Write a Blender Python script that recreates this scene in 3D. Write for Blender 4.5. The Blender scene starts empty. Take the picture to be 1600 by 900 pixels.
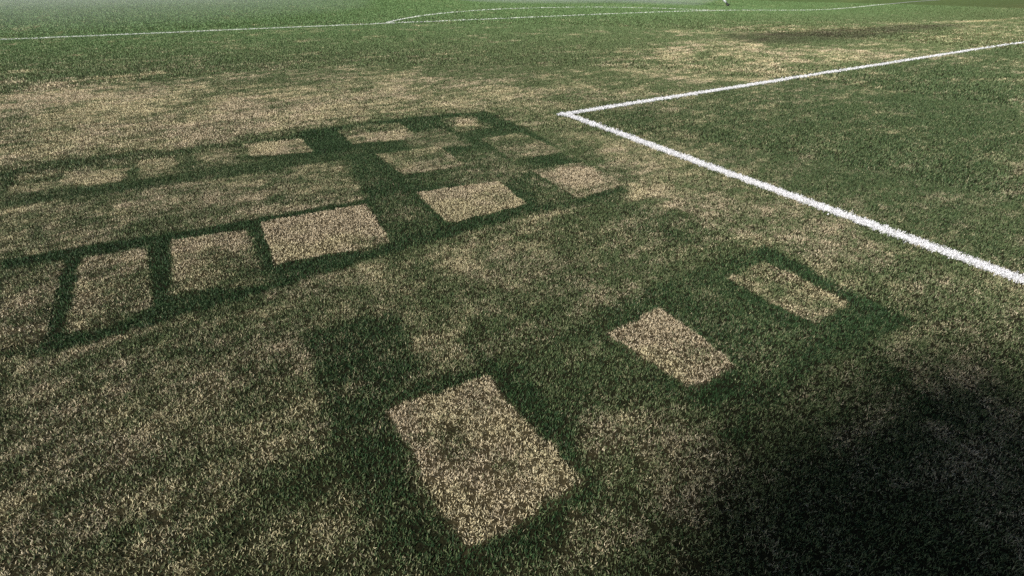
import bpy, math, random
import numpy as np
from mathutils import Matrix, Vector

# ------------------------------------------------------------------ camera, sky, sun, exposure
S = bpy.context.scene
COL = S.collection
YAW, PITCH, ROLL = 0.56926, 0.58675, 0.01321
CAM = np.array((-3.5667, -4.4927, 1.3965))
def cam_axes():
    cy, sy, cp, sp = math.cos(YAW), math.sin(YAW), math.cos(PITCH), math.sin(PITCH)
    f = Vector((sy*cp, cy*cp, -sp)); r = Vector((cy, -sy, 0)); u = r.cross(f)
    c, s = math.cos(ROLL), math.sin(ROLL)
    return c*r + s*u, -s*r + c*u, f
r_, u_, f_ = cam_axes()
cd = bpy.data.cameras.new('camera'); cam = bpy.data.objects.new('camera', cd); COL.objects.link(cam)
cd.sensor_width = 36; cd.lens = 36*753.35/1600; cd.clip_start = .05; cd.clip_end = 3000
cam.matrix_world = Matrix(((r_.x, u_.x, -f_.x, CAM[0]), (r_.y, u_.y, -f_.y, CAM[1]), (r_.z, u_.z, -f_.z, CAM[2]), (0, 0, 0, 1)))
S.camera = cam

SUN_EL, SUN_AZ = math.radians(40), math.radians(252)     # azimuth clockwise from +Y: behind and left of the camera
W = bpy.data.worlds.new('World'); S.world = W; W.use_nodes = True
wn = W.node_tree.nodes; wl = W.node_tree.links
sky = wn.new('ShaderNodeTexSky'); sky.sky_type = 'NISHITA'; sky.sun_disc = False
sky.sun_elevation = SUN_EL; sky.sun_rotation = SUN_AZ
bg = wn['Background']; bg.inputs[1].default_value = .045
wl.new(sky.outputs[0], bg.inputs[0])
sd = bpy.data.lights.new('sun', 'SUN'); sd.energy = 4.6; sd.angle = math.radians(1.7); sd.color = (1, .955, .88)
sun = bpy.data.objects.new('sun', sd); COL.objects.link(sun)
TO_SUN = Vector((math.sin(SUN_AZ)*math.cos(SUN_EL), math.cos(SUN_AZ)*math.cos(SUN_EL), math.sin(SUN_EL)))
sun.rotation_euler = TO_SUN.to_track_quat('Z', 'Y').to_euler()
S.view_settings.view_transform = 'Standard'; S.view_settings.look = 'None'
S.view_settings.gamma = 1; S.view_settings.exposure = 0.74
S.cycles.max_bounces = 5; S.cycles.volume_bounces = 2; S.cycles.transparent_max_bounces = 8
S.cycles.use_denoising = False
rng = np.random.default_rng(7); random.seed(7)

FEATURES = [  # turf wear mapped on the pitch, plus one painted shade patch: outline (m), dry share, deep-green share, edge softness (m), strength
    ([(-9.28, 27.36), (44.0, 8.61), (23.51, 2.68), (12.78, 6.01), (2.81, 8.85), (-6.41, 9.42)], 0.12, 0.25, 2.5, 0.9),
    ([(-6.65, 10.97), (1.7, 10.71), (10.64, 9.57), (6.75, 4.54), (1.55, 1.75), (-1.64, 4.44), (-5.77, 5.48)], 0.2, 0.2, 0.9, 0.8),
    ([(-5.57, 4.2), (-4.43, 5.01), (-2.66, 3.02), (-0.75, 1.51), (-2.04, 1.13), (-2.98, 0.76), (-4.18, 0.91), (-5.07, 1.06)], 0.71, 0, 0.35, 0.9),
    ([(-1.99, 3.8), (-0.7, 3.47), (0.53, 1.02), (-0.08, 0.18), (-1.57, 0.79), (-2.36, 1.0), (-2.17, 2.3)], 0.6, 0, 0.45, 0.85),
    ([(-4.46, 5.95), (-1.68, 5.19), (-2.07, 2.69), (-3.58, 2.69), (-4.3, 3.5)], 0.35, 0.2, 0.4, 0.6),
    ([(4.58, 3.25), (7.98, 3.65), (8.72, 1.31), (9.24, 0.42), (4.63, 0.2), (2.95, 1.49)], 0.54, 0, 0.45, 0.85),
    ([(9.62, 1.78), (21.34, 2.06), (14.89, 0.19), (9.04, 0.33)], 0.38, 0, 0.8, 0.8),
    ([(8.5, 4.42), (11.68, 3.35), (18.65, 3.3), (17.03, 2.69), (10.12, 2.04), (7.63, 2.55)], 0.12, 0.45, 0.6, 0.85),
    ([(19.5, 4.21), (27.05, 3.71), (25.62, 3.29), (19.1, 3.85)], 0.75, 0, 0.25, 0.7),
    ([(0.12, -0.04), (13.52, -0.21), (0.07, -4.09)], 0.33, 0.6, 0.3, 0.85),
    ([(4.64, -0.51), (12.06, -0.63), (1.65, -3.64), (1.0, -3.25), (2.37, -1.39)], 0.2, 0.6, 0.9, 0.8),
    ([(-0.21, -0.24), (-0.26, -1.46), (-0.2, -2.95), (-0.31, -3.78), (-0.84, -3.69), (-0.85, -3.05), (-0.97, -2.49), (-0.59, -1.47)], 0.54, 0.1, 0.2, 0.75),
    ([(-0.83, -3.21), (-0.43, -3.45), (-0.46, -4.25), (-1.28, -4.49), (-1.33, -4.3), (-0.94, -3.95)], 0.44, 0.2, 0.18, 0.8),
    ([(-4.57, -2.0), (-3.49, -2.12), (-3.45, -2.54), (-3.46, -2.91), (-3.5, -3.25), (-3.39, -3.67), (-3.5, -3.75), (-4.38, -3.2)], 0.51, 0.15, 0.12, 0.85),
    ([(-3.87, -2.28), (-3.46, -2.42), (-3.5, -2.89), (-3.63, -3.17), (-3.84, -2.84), (-3.97, -2.42)], 0.38, 0.35, 0.15, 0.8),
    ([(-3.48, -2.09), (-2.03, -2.3), (-1.93, -2.8), (-2.15, -3.1), (-2.82, -3.13), (-3.05, -2.98), (-3.05, -2.61), (-3.45, -2.54)], 0.43, 0.25, 0.08, 0.8),
    ([(-1.75, -1.89), (-0.92, -2.12), (-0.94, -2.62), (-0.99, -3.06), (-2.11, -3.06), (-2.1, -2.54)], 0.42, 0.25, 0.1, 0.8),
    ([(-4.87, -0.16), (-2.9, -0.21), (-2.79, -1.25), (-4.73, -1.05)], 0.52, 0.25, 0.05, 0.85),
    ([(-3.28, -0.12), (-2.42, -0.09), (-2.72, -1.25), (-3.29, -0.98)], 0.42, 0.4, 0.08, 0.7),
    ([(-3.34, 0.21), (-2.68, 0.76), (-1.59, 0.74), (-0.73, 0.54), (-0.72, -0.37), (-0.88, -1.3), (-0.8, -2.01), (-1.0, -2.07), (-2.79, -2.01), (-3.48, -2.07), (-3.36, -1.18), (-2.73, -1.29), (-2.6, -0.3), (-2.83, -0.16), (-3.32, 0.13)], 0.14, 0.85, 0.05, 1),
    ([(-1.96, 0.17), (-1.46, 0.19), (-1.46, -0.5), (-1.98, -0.37)], 0.42, 0.4, 0.06, 0.8),
    ([(-1.8, -0.66), (-1.4, -0.63), (-1.23, -1.32), (-1.68, -1.44), (-2.27, -1.17), (-2.33, -1.06)], 0.36, 0.4, 0.08, 0.8),
    ([(-2.71, -1.22), (-2.41, -1.26), (-2.46, -1.92), (-2.77, -1.87)], 0.3, 0.5, 0.05, 0.8),
    ([(-1.66, -1.68), (-1.49, -2.07), (-1.0, -2.07), (-1.23, -2.18), (-1.74, -2.03)], 0.2, 0.7, 0.06, 0.7),
    ([(-1.38, -1.77), (-1.46, -2.04), (-1.63, -2.03), (-1.66, -1.68), (-1.43, -1.43)], 0.34, 0.4, 0.05, 0.7),
    ([(-4.73, -1.01), (-3.48, -1.16), (-2.69, -1.23), (-2.73, -1.37), (-3.48, -1.3), (-4.71, -1.15)], 0.1, 1, 0.025, 1),
    ([(-4.58, -1.95), (-4.41, -1.96), (-3.85, -1.95), (-3.45, -1.89), (-2.77, -1.91), (-1.74, -1.88), (-1.66, -2.0), (-2.8, -2.04), (-3.49, -2.1), (-4.4, -2.07), (-4.57, -2.04)], 0.14, 0.95, 0.03, 0.95),
    ([(-4.71, -1.93), (-4.4, -2.02), (-4.07, -2.05), (-3.47, -2.0), (-3.48, -2.08), (-4.07, -2.12), (-4.39, -2.1), (-4.69, -2.02)], 0.12, 1, 0.02, 1),
    ([(-3.5, -1.2), (-3.4, -1.22), (-3.44, -2.04), (-3.51, -2.04)], 0.1, 1, 0.02, 1),
    ([(-4.03, -1.23), (-3.92, -1.23), (-3.95, -2.09), (-4.02, -2.09)], 0.1, 1, 0.02, 1),
    ([(-4.43, -1.19), (-4.36, -1.2), (-4.35, -2.02), (-4.42, -2.04)], 0.1, 1, 0.02, 1),
    ([(-4.14, -2.0), (-4.02, -1.96), (-3.85, -1.88), (-3.45, -1.89), (-3.47, -2.02), (-4.07, -2.13)], 0.2, 0.8, 0.05, 0.8),
    ([(-5.04, 0.88), (-4.04, 0.82), (-3.17, 0.63), (-2.68, 0.76), (-2.7, 0.55), (-3.3, 0.48), (-4.04, 0.55), (-5.0, 0.63)], 0.26, 0.6, 0.07, 0.8),
    ([(-4.92, 0.15), (-4.04, 0.03), (-2.85, 0.01), (-2.38, 0.03), (-2.38, -0.23), (-2.86, -0.29), (-4.04, -0.21), (-4.88, -0.11)], 0.2, 0.75, 0.05, 0.85),
    ([(-5.0, 0.68), (-4.9, 0.77), (-4.89, 0.21), (-4.91, 0.09)], 0.15, 0.9, 0.04, 0.9),
    ([(-4.21, 0.43), (-4.08, 0.46), (-4.1, 0.07), (-4.2, 0.06)], 0.25, 0.7, 0.06, 0.8),
    ([(-3.81, 0.49), (-3.36, 0.43), (-3.38, 0.07), (-3.82, 0.03)], 0.25, 0.7, 0.08, 0.8),
    ([(-2.77, 0.74), (-2.37, 0.72), (-2.41, -0.04), (-2.81, -0.06)], 0.08, 1, 0.03, 1),
    ([(-0.87, -3.11), (-0.97, -3.97), (-1.48, -3.88), (-2.09, -3.92), (-2.24, -3.71), (-2.28, -3.25), (-2.17, -3.11)], 0.24, 0.72, 0.04, 1),
    ([(-0.89, -3.12), (-0.94, -3.95), (-1.13, -3.97), (-1.05, -3.74), (-1.0, -3.26), (-1.03, -3.18)], 0.12, 0.95, 0.03, 0.95),
    ([(-1.4, -3.26), (-1.38, -3.73), (-1.04, -3.73), (-0.99, -3.93), (-1.29, -3.92), (-1.55, -3.81), (-1.48, -3.44)], 0.14, 0.95, 0.04, 0.9),
    ([(-2.23, -3.7), (-1.95, -3.74), (-1.93, -3.85), (-2.25, -3.84), (-2.32, -3.73)], 0.14, 0.95, 0.04, 0.9),
    ([(-2.26, -3.22), (-2.24, -3.7), (-2.33, -3.71), (-2.37, -3.25)], 0.16, 0.9, 0.04, 0.9),
    ([(-1.06, -3.16), (-1.37, -3.22), (-1.64, -3.14), (-2.0, -3.17), (-2.12, -3.12), (-1.9, -3.12), (-1.28, -3.1)], 0.26, 0.7, 0.04, 0.6),
    ([(-1.68, -3.62), (-1.42, -3.75), (-1.08, -3.75), (-1.26, -3.88), (-1.92, -3.86), (-2.0, -3.77)], 0.28, 0.5, 0.06, 0.8),
    ([(-2.22, -3.18), (-2.29, -3.72), (-2.57, -3.62), (-2.79, -3.63), (-2.73, -3.19), (-2.51, -3.17)], 0.34, 0.45, 0.05, 0.9),
    ([(-2.8, -3.65), (-2.57, -3.66), (-2.28, -3.8), (-2.36, -3.92), (-2.76, -3.86), (-2.81, -3.8)], 0.48, 0.15, 0.06, 0.9),
    ([(-3.45, -2.55), (-3.03, -2.59), (-3.06, -3.05), (-3.27, -3.11), (-3.47, -2.95)], 0.2, 0.85, 0.035, 1),
    ([(-3.0, -2.84), (-2.79, -2.99), (-2.88, -3.12), (-3.05, -3.12)], 0.36, 0.4, 0.05, 0.8),
    ([(-3.29, -3.17), (-3.09, -3.12), (-2.83, -3.18), (-2.85, -3.24), (-3.29, -3.21)], 0.16, 0.9, 0.03, 0.95),
    ([(-2.84, -3.04), (-2.69, -3.28), (-2.81, -3.83), (-2.84, -3.85), (-2.85, -3.8), (-2.86, -3.22)], 0.15, 0.9, 0.04, 1),
    ([(-3.47, -2.91), (-3.26, -3.13), (-3.29, -3.25), (-3.32, -3.61), (-3.51, -3.55), (-3.5, -3.22)], 0.22, 0.8, 0.05, 0.95),
    ([(-3.7, -3.23), (-3.55, -3.27), (-3.56, -3.42), (-3.67, -3.38)], 0.26, 0.6, 0.06, 0.8),
    ([(-3.44, -3.59), (-3.32, -3.61), (-3.27, -3.81), (-3.35, -3.84), (-3.51, -3.74)], 0.24, 0.7, 0.05, 0.9),
    ([(-3.28, -3.81), (-2.83, -3.83), (-2.8, -3.92), (-3.09, -3.95), (-3.25, -3.9), (-3.35, -3.84)], 0.15, 0.9, 0.04, 1),
    ([(-2.75, -3.85), (-2.36, -3.92), (-2.24, -4.03), (-2.72, -4.24), (-3.2, -3.94)], 0.36, 0.2, 0.12, 0.8),
    ([(-3.06, -3.92), (-2.88, -3.91), (-2.81, -4.03), (-3.05, -4.03), (-3.12, -3.98)], 0.6, 0, 0.08, 0.7),
    ([(-1.0, -3.92), (-2.07, -3.93), (-2.3, -3.99), (-2.31, -3.92), (-1.02, -3.72)], 0.12, 0.95, 0.05, 0.8),
    ([(-1.4, -3.92), (-1.34, -4.12), (-1.54, -4.4), (-1.61, -4.28), (-1.55, -4.0)], 0.16, 0.8, 0.06, 0.8),
    ([(-1.24, -3.89), (-1.11, -4.17), (-1.33, -4.3), (-1.3, -4.06)], 0.3, 0.4, 0.06, 0.7),
    ([(-2.07, -3.93), (-1.49, -3.99), (-1.63, -4.41), (-2.14, -4.6), (-2.67, -4.26)], 0.26, 0.25, 0.1, 0.8),  # less dry colour here to paint the near right shade darker
    ([(-3.74, -3.22), (-3.63, -3.23), (-3.55, -3.45), (-3.71, -3.45)], 0.28, 0.5, 0.1, 0.6),
    ([(-4.15, -2.49), (-4.0, -2.41), (-3.98, -2.75), (-4.1, -2.81)], 0.4, 0.3, 0.1, 0.5),
    ([(-4.46, -2.26), (-4.34, -2.2), (-4.24, -2.66), (-4.37, -2.65)], 0.72, 0, 0.08, 0.7),
    ([(-3.83, -2.92), (-3.66, -2.95), (-3.53, -3.2), (-3.6, -3.31), (-3.77, -3.14)], 0.68, 0, 0.08, 0.6),
    ([(-3.73, -3.39), (-3.49, -3.51), (-3.52, -3.7), (-3.76, -3.58)], 0.68, 0, 0.08, 0.6),
    ([(-4.1, -3.06), (-4.03, -3.07), (-4.03, -3.22), (-4.09, -3.21)], 0.68, 0, 0.06, 0.6),
    ([(-3.04, -2.05), (-2.83, -2.1), (-2.87, -2.39), (-3.07, -2.27)], 0.68, 0, 0.06, 0.6),
    ([(-2.6, -2.23), (-2.43, -2.58), (-2.38, -2.82), (-2.55, -2.65), (-2.64, -2.38)], 0.68, 0, 0.05, 0.6),
    ([(-0.86, -1.93), (-0.61, -2.15), (-0.88, -2.28), (-1.08, -2.19)], 0.85, 0, 0.05, 0.8),
    ([(-0.85, -0.79), (-0.95, -1.87), (-0.78, -2.05), (-0.57, -1.28), (-0.57, -0.71)], 0.36, 0.35, 0.08, 0.8),
    ([(-1.29, -2.04), (-0.93, -2.51), (-1.2, -2.89), (-1.44, -2.65)], 0.25, 0.6, 0.1, 0.7),
    ([(1.17, -3.36), (1.19, -3.77), (0.16, -4.07), (0.15, -3.89)], 0.25, 0.3, 0.15, 0.6),
    ([(-4.51, -2.43), (-4.11, -2.51), (-3.91, -2.87), (-3.99, -3.12), (-4.26, -3.06), (-4.43, -2.9)], 0.42, 0.25, 0.2, 0.6),
    ([(-4.25, -3.11), (-3.89, -3.23), (-3.75, -3.47), (-3.79, -3.57), (-4.24, -3.29)], 0.38, 0.3, 0.12, 0.7),
]
PLOTS = [  # label, outline (m), dry share, deep-green share
    ('large square straw plot nearest the camera, dark green on both lower sides', [(-2.86, -3.22), (-2.85, -3.81), (-3.27, -3.81), (-3.29, -3.19)], 0.84, 0.1),
    ('straw plot with a clipped lower edge, right of the nearest large square', [(-1.9, -3.26), (-1.95, -3.73), (-2.23, -3.7), (-2.27, -3.27)], 0.82, 0.1),
    ('greenish narrow straw plot nearest the white side line', [(-1.05, -3.25), (-1.04, -3.72), (-1.38, -3.73), (-1.4, -3.26)], 0.66, 0.15),
    ('palest, brightest straw plot, left end of the row of squares', [(-2.74, -1.3), (-2.81, -1.92), (-3.44, -1.85), (-3.42, -1.23)], 1, 0),
    ('yellowish straw plot between the brightest plot and the rounded plot', [(-1.74, -1.39), (-1.78, -1.88), (-2.38, -1.88), (-2.36, -1.29)], 0.78, 0.1),
    ('faded plot with a pale rounded centre under the white line corner', [(-0.87, -1.38), (-0.89, -1.96), (-1.42, -1.99), (-1.36, -1.32)], 0.52, 0.3),
    ('grey-green mottled plot in the middle of the far block', [(-1.74, -0.39), (-1.8, -0.95), (-2.32, -0.92), (-2.33, -0.3)], 0.58, 0.3),
    ('faint green-edged plot just left below the white line corner', [(-0.84, -0.38), (-0.85, -1.08), (-1.36, -1.06), (-1.31, -0.36)], 0.48, 0.3),
    ('pale green-flecked plot on the far edge of the treated block', [(-1.77, 0.57), (-1.81, 0.08), (-2.42, 0.1), (-2.42, 0.64)], 0.54, 0.2),
    ('very faint small plot with a bright yellow spot, farthest of the block', [(-0.95, 0.5), (-0.99, -0.08), (-1.39, -0.04), (-1.37, 0.49)], 0.36, 0.5),
    ('yellow-white smeared plot left of the darkest green square', [(-2.79, 0.52), (-2.78, 0.05), (-3.26, 0.15), (-3.29, 0.6)], 0.66, 0.2),
    ('straw strip plot directly left of the brightest square', [(-3.52, -1.3), (-3.52, -2.0), (-3.92, -1.87), (-3.92, -1.22)], 0.66, 0.2),
    ('tall straw strip plot between two dark green bars', [(-4.03, -1.26), (-4.03, -1.97), (-4.34, -2.01), (-4.36, -1.21)], 0.62, 0.2),
    ('straw strip plot at the left edge of the photo', [(-4.43, -1.24), (-4.42, -2.01), (-4.58, -1.98), (-4.71, -1.17)], 0.56, 0.2),
    ('small pale plot in the far left row', [(-4.15, 0.36), (-4.2, 0.06), (-4.59, 0.18), (-4.58, 0.51)], 0.7, 0.1),
    ('tiny pale plot in the far left row, right of the small pale one', [(-3.84, 0.53), (-3.83, 0.19), (-4.09, 0.22), (-4.11, 0.55)], 0.66, 0.1),
]
SPOTS = [  # bleached or regrown spots inside the plots
    ([(-1.16, 0.43), (-0.97, 0.29), (-1.13, 0.03), (-1.33, 0.12)], 0.88, 0.1, 0.05, 0.9),
    ([(-1.13, -1.38), (-0.88, -1.52), (-0.99, -1.85), (-1.32, -1.85), (-1.33, -1.65)], 0.82, 0.1, 0.05, 0.9),
    ([(-2.24, 0.4), (-1.83, 0.33), (-2.0, 0.02), (-2.3, 0.1)], 0.78, 0.1, 0.05, 0.9),
    ([(-3.19, 0.5), (-2.92, 0.48), (-3.03, 0.16), (-3.26, 0.21)], 0.84, 0.1, 0.05, 0.9),
    ([(-2.27, 0.72), (-1.92, 0.63), (-2.11, 0.4), (-2.39, 0.52)], 0.4, 0.4, 0.05, 0.9),
    ([(-3.73, -1.55), (-3.46, -1.58), (-3.52, -2.0), (-3.76, -1.92)], 0.45, 0.35, 0.05, 0.9),
    ([(-4.24, -1.48), (-4.04, -1.53), (-4.08, -2.01), (-4.24, -2.0)], 0.5, 0.3, 0.05, 0.9),
    ([(-4.56, -1.63), (-4.42, -1.66), (-4.42, -2.03), (-4.56, -1.96)], 0.45, 0.35, 0.05, 0.9),
    ([(-1.24, -3.26), (-1.1, -3.31), (-1.13, -3.68), (-1.34, -3.68)], 0.46, 0.25, 0.05, 0.9),
    ([(-3.25, -3.38), (-3.1, -3.42), (-3.1, -3.54), (-3.22, -3.54)], 0.45, 0.4, 0.06, 0.9),
    ([(-3.11, -3.55), (-2.97, -3.58), (-2.97, -3.7), (-3.1, -3.67)], 0.55, 0.3, 0.06, 0.8),
    ([(-3.21, -3.23), (-3.08, -3.23), (-3.09, -3.32), (-3.21, -3.32)], 0.6, 0.3, 0.05, 0.8),
    ([(-2.98, -3.21), (-2.88, -3.24), (-2.94, -3.39), (-3.02, -3.38)], 0.62, 0.3, 0.05, 0.7),
    ([(-3.26, -1.35), (-3.09, -1.4), (-3.14, -1.63), (-3.28, -1.56)], 0.7, 0.2, 0.05, 0.6),
    ([(-3.02, -1.75), (-2.79, -1.79), (-2.82, -1.92), (-3.0, -1.92)], 0.62, 0.3, 0.04, 0.8),
    ([(-1.95, -1.51), (-1.78, -1.68), (-1.87, -1.83), (-2.05, -1.69)], 0.52, 0.35, 0.05, 0.7),
    ([(-2.13, -0.57), (-1.81, -0.56), (-1.88, -0.83), (-2.18, -0.84)], 0.44, 0.4, 0.05, 0.7),
    ([(-1.19, -0.52), (-0.86, -0.57), (-0.98, -0.96), (-1.27, -0.87)], 0.4, 0.4, 0.05, 0.7),
    ([(-2.06, -3.44), (-1.95, -3.56), (-2.02, -3.69), (-2.2, -3.64)], 0.66, 0.25, 0.05, 0.7),
    ([(-3.39, -2.98), (-3.3, -3.01), (-3.29, -3.04), (-3.39, -3.02)], 0.55, 0.2, 0.03, 0.6),
    ([(-3.05, -2.67), (-2.93, -2.85), (-3.02, -2.91), (-3.07, -2.77)], 0.55, 0.2, 0.05, 0.5),
    ([(-4.88, 0.56), (-4.62, 0.57), (-4.61, 0.22), (-4.86, 0.19)], 0.52, 0.2, 0.06, 0.9),
    ([(-3.7, 0.59), (-3.37, 0.56), (-3.38, 0.16), (-3.68, 0.21)], 0.56, 0.2, 0.06, 0.9),
    ([(-2.47, -3.24), (-2.36, -3.28), (-2.41, -3.38), (-2.49, -3.33)], 0.52, 0.2, 0.05, 0.7),
    ([(-2.73, -3.3), (-2.65, -3.32), (-2.67, -3.4), (-2.75, -3.37)], 0.5, 0.2, 0.04, 0.7),
]
SCUFFS = [([(8.11, 4.31), (10.31, 4.36), (13.47, 3.76), (19.17, 3.31), (17.75, 2.78), (11.39, 2.53), (8.4, 2.9), (7.73, 3.64)], 0.8)]

# ------------------------------------------------------------------ noise and pitch shape
def hash2(ix, iy, seed):
    h = (ix.astype(np.int64)*374761393 + iy.astype(np.int64)*668265263 + seed*974634777) & 0xffffffff
    h = ((h ^ (h >> 13))*1274126177) & 0xffffffff
    return ((h ^ (h >> 16)) & 0xffff)/65535.0
def vnoise(x, y, seed):
    x0 = np.floor(x); y0 = np.floor(y); fx = x-x0; fy = y-y0
    fx = fx*fx*(3-2*fx); fy = fy*fy*(3-2*fy)
    a = hash2(x0, y0, seed); b = hash2(x0+1, y0, seed); c = hash2(x0, y0+1, seed); d = hash2(x0+1, y0+1, seed)
    return (a+(b-a)*fx)*(1-fy) + (c+(d-c)*fx)*fy
def fbm(x, y, seed, oct=3):
    s = 0; a = .5; t = 0
    for k in range(oct):
        cs, sn = math.cos(.6+k), math.sin(.6+k)
        s = s + a*vnoise(x*cs-y*sn+17*k, x*sn+y*cs, seed+k*31); t += a; a *= .55; x = x*2.03; y = y*2.03
    return s/t - .5
def height(x, y):                                        # the pitch is nearly flat, with a shallow dip far right
    d = -.22*np.exp(-((x-25)/7.0)**2 - ((y-12)/11.0)**2)
    return d + .012*fbm(x*.5, y*.5, 91, 2)
def sdist(poly, x, y):                                   # signed distance to a polygon, negative inside
    n = len(poly); d = np.full(x.shape, 1e9); ins = np.zeros(x.shape, bool)
    for i in range(n):
        ax, ay = poly[i]; bx, by = poly[(i+1) % n]
        ex, ey = bx-ax, by-ay; wx, wy = x-ax, y-ay
        t = np.clip((wx*ex+wy*ey)/max(ex*ex+ey*ey, 1e-9), 0, 1)
        d = np.minimum(d, np.hypot(wx-ex*t, wy-ey*t))
        c = (ay > y) != (by > y)
        xi = ax + (y-ay)*ex/(ey if abs(ey) > 1e-9 else 1e-9)
        ins ^= c & (x < xi)
    return np.where(ins, -d, d)
def sm(a, b, v):
    t = np.clip((v-a)/(b-a), 0, 1); return t*t*(3-2*t)
def turf(x, y):
    """dry share and deep-green share of the turf at points of the pitch, and which plot they belong to"""
    x = np.asarray(x, float); y = np.asarray(y, float)
    D = np.where((y > 15) | (x > 24), .14, .42); T = np.full(x.shape, .12); pid = np.full(x.shape, -1)
    far = np.hypot(x-CAM[0], y-CAM[1])
    wob = np.clip(far*.05, .12, 1.0)
    nx = fbm(x*3, y*3, 5); ny = fbm(x*3, y*3, 55)
    n2x = fbm(x*18, y*18, 15, 2); n2y = fbm(x*18, y*18, 65, 2)
    for poly, d, t, soft, st in FEATURES:
        p = np.array(poly); lo = p.min(0)-soft*3-.2; hi = p.max(0)+soft*3+.2
        m = np.where((x > lo[0]) & (x < hi[0]) & (y > lo[1]) & (y < hi[1]))[0]
        if not len(m): continue
        k = min(soft*1.1, .8)
        xx = x[m]+nx[m]*k+n2x[m]*.05; yy = y[m]+ny[m]*k+n2y[m]*.05
        w = sm(soft, -soft, sdist(poly, xx, yy))*st
        D[m] += (d-D[m])*w; T[m] += (t-T[m])*w
    for i, (lab, poly, d, t) in enumerate(PLOTS):
        p = np.array(poly); lo = p.min(0)-.2; hi = p.max(0)+.2
        m = np.where((x > lo[0]) & (x < hi[0]) & (y > lo[1]) & (y < hi[1]))[0]
        if not len(m): continue
        s = sdist(poly, x[m]+nx[m]*.03+n2x[m]*.035, y[m]+ny[m]*.03+n2y[m]*.035)
        w = sm(.012, -.012, s)
        D[m] += (d-D[m])*w; T[m] += (t-T[m])*w
        pid[m[s < 0]] = i
    for poly, d, t, soft, st in SPOTS:
        p = np.array(poly); lo = p.min(0)-.3; hi = p.max(0)+.3
        m = np.where((x > lo[0]) & (x < hi[0]) & (y > lo[1]) & (y < hi[1]))[0]
        if not len(m): continue
        w = sm(soft, -soft, sdist(poly, x[m]+nx[m]*.12+n2x[m]*.06, y[m]+ny[m]*.12+n2y[m]*.06))*st
        D[m] += (d-D[m])*w; T[m] += (t-T[m])*w
    amp = (.46+.2*sm(5, 9, far))*(1-.35*T)*np.where(D > .7, .7, 1)
    D = D - .075*(1-sm(.6, .8, D)) + amp*(.85*fbm(x*25, y*30, 351, 2)*sm(14, 7, far) + 1.0*fbm(x*2.6, y*2.6, 201, 3) + 1.0*fbm(x*10, y*12, 301, 3) + 1.0*fbm(x*2.0, y*11, 401, 3))
    D = D + .12*sm(6, 12, far)*fbm(x*.5, y*.9, 501, 3)*2
    return np.clip(D, .02, .98), np.clip(T+.25*fbm(x*5, y*5, 601, 2), 0, 1), pid

STRAW = np.array(((.53, .445, .295), (.63, .55, .385), (.41, .335, .21)))
OLIVE = np.array(((.098, .132, .054), (.150, .180, .085), (.064, .094, .036)))
EMER = np.array(((.024, .058, .019), (.048, .090, .034), (.013, .034, .012)))
LUSH = np.array(((.092, .165, .060), (.122, .205, .080), (.068, .125, .044)))
def palette(P, q):
    return np.where(q[:, None] < .5, P[0], np.where(q[:, None] < .78, P[1], P[2]))

def straw_col(x, y, c):                                  # dead grass runs from pinkish buff to yellow-green
    h = sm(-.16, .16, fbm(x*1.1, y*1.1, 811, 2) + .6*fbm(x*7, y*7, 812, 2))[:, None]
    return c*(np.array((1.0, .985, 1.0))*(1-h) + np.array((.985, 1.015, .93))*h)

# ------------------------------------------------------------------ helpers
def link(name, me, mat=None, parent=None):
    o = bpy.data.objects.new(name, me); COL.objects.link(o)
    if mat: me.materials.append(mat)
    if parent: o.parent = parent
    return o
def tag(o, label=None, cat=None, group=None, kind=None):
    for k, v in (('label', label), ('category', cat), ('group', group), ('kind', kind)):
        if v: o[k] = v
    return o
def mesh_np(name, verts, loops, starts, totals, col=None):
    me = bpy.data.meshes.new(name)
    me.vertices.add(len(verts)); me.vertices.foreach_set('co', np.ascontiguousarray(verts, np.float32).ravel())
    me.loops.add(len(loops)); me.loops.foreach_set('vertex_index', np.ascontiguousarray(loops, np.int32))
    me.polygons.add(len(starts)); me.polygons.foreach_set('loop_start', np.ascontiguousarray(starts, np.int32))
    me.polygons.foreach_set('loop_total', np.ascontiguousarray(totals, np.int32))
    if col is not None:
        a = me.attributes.new('tone', 'FLOAT_COLOR', 'POINT')
        c4 = np.ones((len(verts), 4), np.float32); c4[:, :3] = col; a.data.foreach_set('color', c4.ravel())
    me.update(calc_edges=True)
    return me
def blade_arrays(x, y, z, wid, length, col, tilt, base=0):
    """one bent, tapering leaf per point: a quad below, a triangle above"""
    n = len(x); a = rng.uniform(0, 2*math.pi, n); b = a + rng.uniform(-1.2, 1.2, n)
    wx, wy = np.cos(a)*wid*.5, np.sin(a)*wid*.5
    lx, ly = -np.sin(b), np.cos(b)
    t1 = tilt*.6; t2 = np.minimum(tilt*1.35, 1.5)
    mx = x+lx*np.sin(t1)*length*.55; my = y+ly*np.sin(t1)*length*.55; mz = z+np.cos(t1)*length*.55
    tx = mx+lx*np.sin(t2)*length*.45; ty = my+ly*np.sin(t2)*length*.45; tz = mz+np.cos(t2)*length*.45
    V = np.empty((n, 5, 3), np.float32)
    V[:, 0] = np.stack((x-wx, y-wy, z), -1); V[:, 1] = np.stack((x+wx, y+wy, z), -1)
    V[:, 2] = np.stack((mx-wx*.85, my-wy*.85, mz), -1); V[:, 3] = np.stack((mx+wx*.85, my+wy*.85, mz), -1)
    V[:, 4] = np.stack((tx, ty, tz), -1)
    C = np.repeat(col[:, None, :], 5, 1)
    return V.reshape(-1, 3), C.reshape(-1, 3)
BL = np.array((0, 1, 3, 2, 2, 3, 4))
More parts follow.
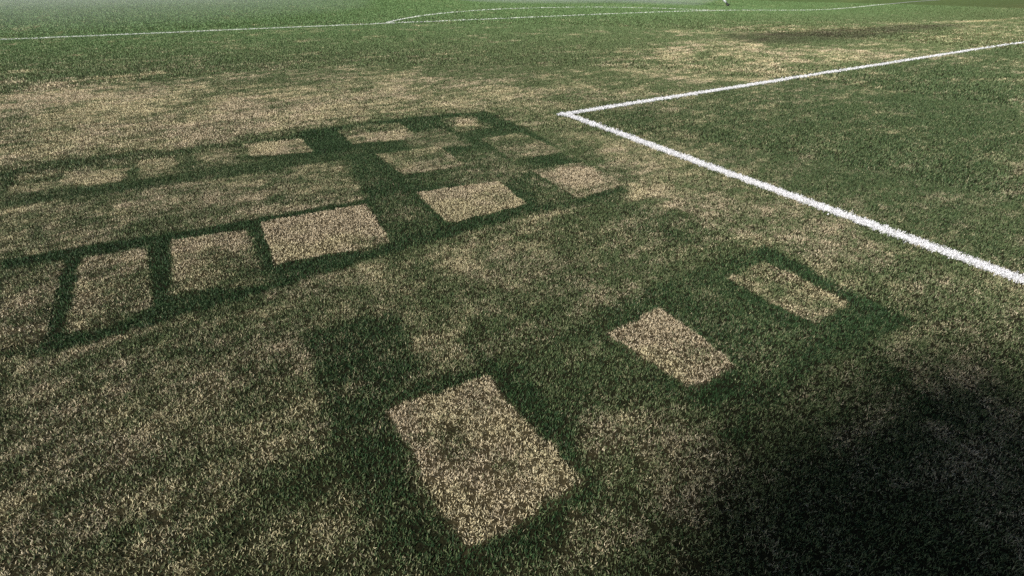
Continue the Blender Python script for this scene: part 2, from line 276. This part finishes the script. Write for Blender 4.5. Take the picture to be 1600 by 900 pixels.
def blades_mesh(name, x, y, z, wid, length, col, tilt, sheet=None, skin=None):
    V, C = blade_arrays(x, y, z, wid, length, col, tilt); n = len(x)
    loops = (np.arange(n)[:, None]*5 + BL[None]).ravel()
    starts = (np.arange(n)[:, None]*7 + np.array((0, 4))).ravel(); totals = np.tile((4, 3), n)
    if sheet is not None:                                # the ground skin the blades of this piece grow from
        sv, sf, sc = sheet
        loops = np.concatenate((loops, (sf+len(V)).ravel())); k = sf.shape[1]
        starts = np.concatenate((starts, n*7+np.arange(len(sf))*k)); totals = np.concatenate((totals, np.full(len(sf), k)))
        V = np.concatenate((V, sv)); C = np.concatenate((C, sc))
    me = mesh_np(name, V, loops, starts, totals, C)
    if skin:
        me.materials.append(LEAF); me.materials.append(skin)
        mi = np.zeros(len(starts), np.int32); mi[2*n:] = 1; me.polygons.foreach_set('material_index', mi)
    return me

# ------------------------------------------------------------------ materials
def mat_new(name):
    m = bpy.data.materials.new(name); m.use_nodes = True; nt = m.node_tree
    return m, nt, nt.nodes['Principled BSDF'], nt.nodes.new
def blade_material():
    m, nt, p, N = mat_new('turf_leaf'); L = nt.links.new
    at = N('ShaderNodeAttribute'); at.attribute_name = 'tone'
    tc = N('ShaderNodeTexCoord'); nz = N('ShaderNodeTexNoise'); nz.inputs['Scale'].default_value = 160; nz.inputs['Detail'].default_value = 2
    L(tc.outputs['Object'], nz.inputs['Vector'])
    mr = N('ShaderNodeMapRange'); mr.inputs[3].default_value = .72; mr.inputs[4].default_value = 1.28; L(nz.outputs['Fac'], mr.inputs[0])
    mx = N('ShaderNodeMix'); mx.data_type = 'RGBA'; mx.blend_type = 'MULTIPLY'; mx.inputs[0].default_value = 1
    L(at.outputs['Color'], mx.inputs[6]); L(mr.outputs[0], mx.inputs[7])
    L(mx.outputs[2], p.inputs['Base Color']); p.inputs['Roughness'].default_value = .62; p.inputs['Specular IOR Level'].default_value = .25
    tr = N('ShaderNodeBsdfTranslucent'); L(mx.outputs[2], tr.inputs['Color'])
    ms = N('ShaderNodeMixShader'); ms.inputs[0].default_value = .22
    L(p.outputs[0], ms.inputs[1]); L(tr.outputs[0], ms.inputs[2]); L(ms.outputs[0], nt.nodes['Material Output'].inputs[0])
    return m
def ground_material():
    m, nt, p, N = mat_new('turf_ground'); L = nt.links.new
    at = N('ShaderNodeAttribute'); at.attribute_name = 'tone'
    tc = N('ShaderNodeTexCoord')
    n1 = N('ShaderNodeTexNoise'); n1.inputs['Scale'].default_value = 55; n1.inputs['Detail'].default_value = 5; n1.inputs['Roughness'].default_value = .7
    n2 = N('ShaderNodeTexNoise'); n2.inputs['Scale'].default_value = 3.5; n2.inputs['Detail'].default_value = 6; n2.inputs['Roughness'].default_value = .65
    for n in (n1, n2): L(tc.outputs['Object'], n.inputs['Vector'])
    r1 = N('ShaderNodeMapRange'); r1.inputs[1].default_value = .3; r1.inputs[2].default_value = .7; r1.inputs[3].default_value = .45; r1.inputs[4].default_value = 1.5
    r2 = N('ShaderNodeMapRange'); r2.inputs[1].default_value = .3; r2.inputs[2].default_value = .7; r2.inputs[3].default_value = .78; r2.inputs[4].default_value = 1.22
    L(n1.outputs['Fac'], r1.inputs[0]); L(n2.outputs['Fac'], r2.inputs[0])
    mu = N('ShaderNodeMath'); mu.operation = 'MULTIPLY'; L(r1.outputs[0], mu.inputs[0]); L(r2.outputs[0], mu.inputs[1])
    mx = N('ShaderNodeMix'); mx.data_type = 'RGBA'; mx.blend_type = 'MULTIPLY'; mx.inputs[0].default_value = 1
    L(at.outputs['Color'], mx.inputs[6]); L(mu.outputs[0], mx.inputs[7])
    L(mx.outputs[2], p.inputs['Base Color']); p.inputs['Roughness'].default_value = .95; p.inputs['Specular IOR Level'].default_value = .1
    bp = N('ShaderNodeBump'); bp.inputs['Strength'].default_value = .8; bp.inputs['Distance'].default_value = .02
    L(n1.outputs['Fac'], bp.inputs['Height']); L(bp.outputs[0], p.inputs['Normal'])
    return m
LEAF = blade_material(); SOIL = ground_material()

def lush_share(x, y):                                    # fresher, lighter green beyond the penalty line
    return sm(2.5, 13.5, y + .8*fbm(x*.3, y*.3, 71, 2))
def soil_share(x, y):                                    # a scuffed streak of bare damp soil beyond the corner
    w = np.zeros(x.shape)
    for poly, st in SCUFFS:
        w = np.maximum(w, st*sm(.5, -.4, sdist(poly, x+1.2*fbm(x*.7, y*1.5, 21, 2), y+.5*fbm(x*1.1, y*2, 23, 2))))
    return np.clip(w*(.75+1.2*fbm(x*3, y*6, 27, 2)), 0, 1)[:, None]
SOILC = np.array((.060, .052, .034))
def mean_tone(x, y):
    D, T, pid = turf(x, y); Lh = lush_share(x, y)[:, None]
    g = OLIVE[0]*(1-T[:, None]) + EMER[0]*T[:, None]; g = g*(1-Lh) + LUSH[0]*Lh
    s = np.clip((D-.5)*1.75+.47, 0, 1); s = (s*s*(3-2*s)*.92+.03)[:, None]
    g = g*(1-s) + straw_col(x, y, STRAW[0][None])*s; w = soil_share(x, y)
    return g*(1-w) + SOILC*w
def thatch_shade_tone(x, y):
    far = np.hypot(x-CAM[0], y-CAM[1]); k = (.07 + .62*sm(2.5, 30, far))[:, None]  # shade between leaves put into the thatch colour, deepest near the camera
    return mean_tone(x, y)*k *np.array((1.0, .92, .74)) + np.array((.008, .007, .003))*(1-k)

# ------------------------------------------------------------------ the ground: one sheet to the horizon
def axis(lo, hi, step, end):
    a = list(np.arange(lo, hi+step/2, step)); s = step
    while a[-1] < end: s *= 1.13; a.append(a[-1]+s)
    s = step
    while a[0] > -end: s *= 1.13; a.insert(0, a[0]-s)
    return np.array(a)
xs = axis(-8, 6, .05, 700); ys = axis(-5.2, 6, .05, 700)
gx, gy = np.meshgrid(xs, ys); X, Y = gx.ravel(), gy.ravel()
nx_ = len(xs); I = np.arange(len(X)).reshape(len(ys), nx_)
F4 = np.stack((I[:-1, :-1], I[:-1, 1:], I[1:, 1:], I[1:, :-1]), -1).reshape(-1, 4)
me = mesh_np('ground', np.stack((X, Y, height(X, Y)), -1), F4.ravel(), np.arange(len(F4))*4, np.full(len(F4), 4), thatch_shade_tone(X, Y))
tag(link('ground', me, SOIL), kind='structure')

# ------------------------------------------------------------------ painted lines
LW = .088
ARC_C, ARC_R = (9.16, 5.5), 9.15
a0 = math.acos((11-5.5)/ARC_R)
LINES = [
    ('pitch_line', 'broad white line running from the corner to the right edge, nearest the camera', [(0, .0), (0, -8)]),
    ('pitch_line', 'white line receding from the corner to the upper right edge', [(-LW/2, 0), (22, 0)]),
    ('pitch_line', 'long thin white line across the far turf, behind all the plots', [(-45, 10.9), (16, 10.87), (38, 10.95)]),
    ('pitch_line', 'curved white arc bulging beyond the long far line', [(ARC_C[0]+ARC_R*math.sin(t), ARC_C[1]+ARC_R*math.cos(t)-.05) for t in np.linspace(-a0, a0, 60)]),
]
def resample(pts, step):
    pts = np.array(pts, float); out = []
    for a, b in zip(pts[:-1], pts[1:]):
        n = max(1, int(np.hypot(*(b-a))/step)); out += [a+(b-a)*k/n for k in range(n)]
    out.append(pts[-1]); return np.array(out)
def line_dist(pts, x, y):
    d = np.full(x.shape, 1e9)
    for a, b in zip(pts[:-1], pts[1:]):
        ex, ey = b[0]-a[0], b[1]-a[1]; t = np.clip(((x-a[0])*ex+(y-a[1])*ey)/(ex*ex+ey*ey), 0, 1)
        d = np.minimum(d, np.hypot(x-a[0]-ex*t, y-a[1]-ey*t))
    return d

# ------------------------------------------------------------------ grow the turf
RINGS = [(.25, 2.6, 98000, .0022, .0130, 1.35), (2.6, 5, 52000, .0027, .0142, 1.25), (5, 9, 18000, .0044, .018, 1.12),
         (9, 16, 4600, .0078, .026, 1.08), (16, 38, 900, .016, .030, 1.05)]
px, py, pw, pl = [], [], [], []
for r0, r1, dens, wd, ln, half in RINGS:
    n = int(half*(r1*r1-r0*r0)*dens)
    rr = np.sqrt(rng.uniform(r0*r0, r1*r1, n)); aa = YAW + rng.uniform(-half, half, n)
    x = CAM[0]+rr*np.sin(aa); y = CAM[1]+rr*np.cos(aa)
    keep = rng.random(n) < .66 - .13*sm(3.6, 1.8, rr) + 1.9*fbm(x*115, y*115, 11, 2)*sm(9, 3, rr) + .7*fbm(x*40, y*40, 12, 2)       # tufts and small gaps
    px.append(x[keep]); py.append(y[keep])
    pw.append(wd*rng.uniform(.6, 1.35, keep.sum())); pl.append(ln*rng.uniform(.55, 1.3, keep.sum()))
px = np.concatenate(px); py = np.concatenate(py); pw = np.concatenate(pw); pl = np.concatenate(pl)
D, T, PID = turf(px, py); n = len(px)
mixv = np.clip((D-.5)*1.75+.47 + .26*rng.standard_normal(n), 0, 1); mixv = mixv*mixv*(3-2*mixv)
straw = mixv > .5
q = rng.random(n)
green = np.where((rng.random(n) < T)[:, None], palette(EMER, q), palette(OLIVE, q))
Lh = (rng.random(n) < lush_share(px, py))[:, None]
green = np.where(Lh, palette(LUSH, q), green)
tone = green*(1-mixv[:, None]) + straw_col(px, py, palette(STRAW, rng.random(n)))*mixv[:, None]
tone = tone*rng.uniform(.75, 1.25, n)[:, None]*(1+.25*fbm(px*30, py*30, 777, 2))[:, None]
w_ = soil_share(px, py); tone = tone*(1-w_) + SOILC*w_
tone = tone*(1 + .3*sm(5, 14, np.hypot(px-CAM[0], py-CAM[1])))[:, None]  # leaf colour lightened with camera distance, standing in for brighter far light
tone = tone + (mean_tone(px, py)*1.3-tone)*((.25*sm(2.2, 5, np.hypot(px-CAM[0], py-CAM[1]))+.5*sm(5, 18, np.hypot(px-CAM[0], py-CAM[1])))*sm(1, 2, np.hypot(px-CAM[0], py-CAM[1])))[:, None]  # blended towards a mean tone brightened for the same far light
tilt = np.where(straw, rng.uniform(.5, 1.25, n), rng.uniform(.15, 1.0, n))
pl = np.where(straw, pl*.95, pl*(1+.18*T))
pz = height(px, py) - .001
# painted leaves belong to their line
lid = np.full(n, -1)
for i, (_, _, pts) in enumerate(LINES):
    d = line_dist(pts, px, py) + .016*rng.standard_normal(n) + .02*fbm(px*25, py*25, 33, 2)
    hit = (d < LW/2) & (lid < 0) & (rng.random(n) < .95 + .55*np.minimum(fbm(px*9, py*9, 37, 2), 0)); lid[hit] = i
base = (lid < 0)
for i, (name, lab, pts) in enumerate(LINES):
    c = resample(pts, .03 if i < 2 else .25); c = c[(np.hypot(c[:, 0]-CAM[0], c[:, 1]-CAM[1]) < 70)]
    tng = np.gradient(c, axis=0); tng /= np.linalg.norm(tng, axis=1)[:, None]; nr = np.stack((-tng[:, 1], tng[:, 0]), -1)
    e1 = LW/2*(1 + .22*rng.standard_normal(len(c))*(.6 if i < 2 else .2)); e2 = LW/2*(1 + .22*rng.standard_normal(len(c))*(.6 if i < 2 else .2))
    A = c + nr*e1[:, None]; B = c - nr*e2[:, None]; lift = .004 + .001*i
    sv = np.concatenate((np.column_stack((A, height(A[:, 0], A[:, 1])+lift)), np.column_stack((B, height(B[:, 0], B[:, 1])+lift))))
    k = len(c); j = np.arange(k-1); sf = np.stack((j, j+k, j+k+1, j+1), -1)
    sc = np.tile((.42, .43, .42), (len(sv), 1))
    m = lid == i
    # a painted line is a dense mat of coated leaves: thicken it
    rep = 3 if i < 2 else 2
    bx = np.concatenate([px[m]+rng.normal(0, .006 if i < 2 else .03, m.sum())*(r > 0) for r in range(rep)]); by = np.concatenate([py[m]+rng.normal(0, .006, m.sum())*(r > 0) for r in range(rep)])
    nb = len(bx); tw = np.tile(pw[m], rep)*1.2; tl = np.tile(pl[m], rep)
    wc = (np.array((.76, .76, .785)) if i < 2 else np.array((.76, .79, .72)))*rng.uniform(.8, 1.05, nb)[:, None]
    me = blades_mesh(name, bx, by, height(bx, by)+.002, tw, tl, wc, rng.uniform(.3, 1.2, nb), (sv, sf, sc), SOIL)
    tag(link(name, me), lab, 'pitch line', 'white lines painted on the pitch')
# each trial plot: its own skin of thatch and its own leaves
for i, (lab, poly, d, t) in enumerate(PLOTS):
    p = np.array(poly); c0 = p.mean(0); m = (PID == i) & base
    g = 18; u, v = np.meshgrid(np.linspace(0, 1, g+1), np.linspace(0, 1, g+1)); u, v = u.ravel(), v.ravel()
    V2 = (p[0]*((1-u)*(1-v))[:, None] + p[1]*(u*(1-v))[:, None] + p[2]*(u*v)[:, None] + p[3]*((1-u)*v)[:, None])
    V2 = c0 + (V2-c0)*.985 + rng.normal(0, .0035, V2.shape)*((u < .01) | (u > .99) | (v < .01) | (v > .99))[:, None]
    J = np.arange((g+1)**2).reshape(g+1, g+1)
    sf = np.stack((J[:-1, :-1], J[1:, :-1], J[1:, 1:], J[:-1, 1:]), -1).reshape(-1, 4)
    sv = np.column_stack((V2, height(V2[:, 0], V2[:, 1])+.004)); sc = thatch_shade_tone(V2[:, 0], V2[:, 1])
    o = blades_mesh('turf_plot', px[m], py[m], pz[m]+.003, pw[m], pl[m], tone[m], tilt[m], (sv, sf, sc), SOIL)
    tag(link('turf_plot', o), lab, 'turf plot', 'straw coloured test plots in the turf')
    base &= ~m
b = base
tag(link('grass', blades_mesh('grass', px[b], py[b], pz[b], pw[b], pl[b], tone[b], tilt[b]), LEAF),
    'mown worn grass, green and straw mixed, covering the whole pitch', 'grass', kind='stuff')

# ------------------------------------------------------------------ lawn sprinkler with its jet, and the spray drifting from sprinklers
def flat_mat(name, col, rough=.5, metal=0, noise=20):
    m, nt, p, N = mat_new(name); L = nt.links.new
    tc = N('ShaderNodeTexCoord'); nz = N('ShaderNodeTexNoise'); nz.inputs['Scale'].default_value = noise; nz.inputs['Detail'].default_value = 4
    L(tc.outputs['Object'], nz.inputs['Vector'])
    cr = N('ShaderNodeValToRGB'); cr.color_ramp.elements[0].position = .3; cr.color_ramp.elements[1].position = .7
    cr.color_ramp.elements[0].color = (*[c*.65 for c in col], 1); cr.color_ramp.elements[1].color = (*[min(1, c*1.25) for c in col], 1)
    L(nz.outputs['Fac'], cr.inputs[0]); L(cr.outputs[0], p.inputs['Base Color'])
    p.inputs['Roughness'].default_value = rough; p.inputs['Metallic'].default_value = metal
    return m
def tube_mesh(name, pts, rad, sides=10, jag=0):
    pts = np.array(pts, float); k = len(pts); tg = np.gradient(pts, axis=0); V = []; 
    for i in range(k):
        t = Vector(tg[i]).normalized(); a = t.orthogonal().normalized(); b = t.cross(a)
        if i and a.dot(pa) < 0: a, b = -a, -b
        pa = a
        for s in range(sides):
            th = 2*math.pi*s/sides; rr = rad[i]*(1+jag*random.uniform(-1, 1))
            V.append(tuple(Vector(pts[i]) + a*(rr*math.cos(th)) + b*(rr*math.sin(th))))
    Fc = [(i*sides+s, i*sides+(s+1) % sides, (i+1)*sides+(s+1) % sides, (i+1)*sides+s) for i in range(k-1) for s in range(sides)]
    Fc += [tuple(range(sides))[::-1], tuple((k-1)*sides+s for s in range(sides))]
    me = bpy.data.meshes.new(name); me.from_pydata(V, [], Fc)
    me.polygons.foreach_set('use_smooth', [True]*len(Fc)); me.update(); return me
SPX, SPY = 21.1, 13.85
SPZ = float(height(np.array([SPX]), np.array([SPY]))[0])
sp = bpy.data.objects.new('sprinkler', None); COL.objects.link(sp); sp.location = (SPX, SPY, SPZ)
tag(sp, 'small dark pop-up lawn sprinkler throwing a white jet of water, beyond the far arc', 'sprinkler')
black = flat_mat('sprinkler_plastic', (.02, .022, .02), .5)
link('body', tube_mesh('body', [(0, 0, -.05), (0, 0, .01), (0, 0, .015), (0, 0, .06), (0, 0, .065), (0, 0, .12), (0, 0, .13)],
                       [.11, .11, .06, .055, .08, .075, .03], 16), black, sp)
jd = Vector((-.842, .539, 0)); el = math.radians(37)
link('nozzle', tube_mesh('nozzle', [Vector((0, 0, .09))+jd*(s*math.cos(el))+Vector((0, 0, s*math.sin(el))) for s in (0, .06, .1, .14)],
                         [.04, .035, .03, .026], 10), black, sp)
R_ = 15.0; jp, jr = [], []
for s in np.linspace(.11, 9, 70):
    jp.append(jd*s + Vector((0, 0, .09 + s*math.tan(el)*(1-s/R_)))); jr.append(.045 + .014*s + .006*random.uniform(-1, 1)*min(1, s))
wm, wnt, wp, N_ = mat_new('water_spray'); wp.inputs['Base Color'].default_value = (.9, .93, .95, 1); wp.inputs['Roughness'].default_value = .4
nz = N_('ShaderNodeTexNoise'); nz.inputs['Scale'].default_value = 9; nz.inputs['Detail'].default_value = 4
tc = N_('ShaderNodeTexCoord'); wnt.links.new(tc.outputs['Object'], nz.inputs['Vector'])
mr = N_('ShaderNodeMapRange'); mr.inputs[1].default_value = .35; mr.inputs[2].default_value = .6; mr.inputs[3].default_value = .45; mr.inputs[4].default_value = .98
wnt.links.new(nz.outputs['Fac'], mr.inputs[0]); wnt.links.new(mr.outputs[0], wp.inputs['Alpha'])
link('water_jet', tube_mesh('water_jet', jp, jr, 10, .18), wm, sp)

def mist(loc, size, dens, lab, rot=0):
    m = bpy.data.materials.new('mist_air'); m.use_nodes = True; nt = m.node_tree; nt.nodes.remove(nt.nodes['Principled BSDF'])
    v = nt.nodes.new('ShaderNodeVolumePrincipled'); v.inputs['Color'].default_value = (.93, .96, .97, 1)
    v.inputs['Density'].default_value = dens; v.inputs['Anisotropy'].default_value = 0
    nt.links.new(v.outputs[0], nt.nodes['Material Output'].inputs['Volume'])
    V, Fc = [], []; nu, nv = 28, 14
    for j in range(nv+1):
        for i in range(nu):
            th = math.pi*j/nv; ph = 2*math.pi*i/nu
            d = Vector((math.sin(th)*math.cos(ph), math.sin(th)*math.sin(ph), math.cos(th)))
            k = 1 + .22*math.sin(3*ph+loc[0])*math.sin(th) + .12*math.sin(5*ph+2*th)*math.sin(th)
            V.append((d.x*size[0]*k, d.y*size[1]*k, d.z*size[2]))
    for j in range(nv):
        for i in range(nu): Fc.append((j*nu+i, (j+1)*nu+i, (j+1)*nu+(i+1) % nu, j*nu+(i+1) % nu))
    me = bpy.data.meshes.new('mist'); me.from_pydata(V, [], Fc); me.update()
    o = link('mist', me, m); o.location = loc; o.rotation_euler = (0, 0, rot)
    tag(o, lab, 'mist', 'sprinkler mist drifting over the far turf', 'stuff')
mist((-8, 19, 1.0), (12, 8.5, 2.6), .014, 'pale sprinkler mist drifting over the far left turf', .3)
mist((-7, 31, 2.0), (19, 11, 4.0), .012, 'pale sprinkler mist drifting over the far left turf', -.2)
mist((SPX-7, SPY+4.6, 1.0), (7.5, 3.2, 2.0), .085, 'white spray cloud under the water jet of the sprinkler', -.57)
mist((SPX-16, SPY+14, 1.6), (14, 6, 3.0), .03, 'white spray cloud under the water jet of the sprinkler', -.4)

# ------------------------------------------------------------------ unseen tree added behind the camera so its crown shades the near right corner
TX, TY, TH = -10.50, -7.49, 7.2
tree = bpy.data.objects.new('added_shade_tree', None); COL.objects.link(tree); tree.location = (TX, TY, 0)
tag(tree, 'unseen tree added behind the goal line to shade the near right corner of turf', 'tree')
bark = flat_mat('bark', (.09, .065, .045), .9, 0, 30); leafm = flat_mat('tree_leaf', (.04, .075, .022), .5, 0, 6)
tr = link('trunk', tube_mesh('trunk', [(0, 0, -.1), (.02, 0, .5), (-.02, .03, 2.2), (.03, 0, 4.6), (0, 0, 6.2), (.02, .02, 7.4)], [.13, .1, .085, .07, .05, .015], 10, .06), bark, tree)
for k in range(9):
    a = k*2.4; z = 5.9+k*.14; d = Vector((math.cos(a), math.sin(a), .55)); b0 = Vector((0, 0, z))
    link('limb', tube_mesh('limb', [b0, b0+d*.35, b0+d*.7+Vector((0, 0, .08)), b0+d*.95+Vector((0, 0, .15))], [.035, .027, .018, .006], 6, .1), bark, tr)
clumps = [Vector((random.gauss(0, .26), random.gauss(0, .26), TH+random.gauss(0, .24))) for _ in range(44)]
LV, LF = [], []
for i in range(9500):
    c = random.choice(clumps); p = c + Vector((random.gauss(0, .21), random.gauss(0, .21), random.gauss(0, .17)))
    d = Vector((random.gauss(0, 1), random.gauss(0, 1), random.gauss(0, .7))).normalized(); s = d.orthogonal().normalized()*random.uniform(.022, .036); l = d*random.uniform(.07, .11)
    b = len(LV); LV += [tuple(p), tuple(p+l*.45+s), tuple(p+l), tuple(p+l*.45-s)]; LF.append((b, b+1, b+2, b+3))
lm_ = bpy.data.meshes.new('crown'); lm_.from_pydata(LV, [], LF); lm_.update()
link('crown', lm_, leafm, tree)

print('blades', n)
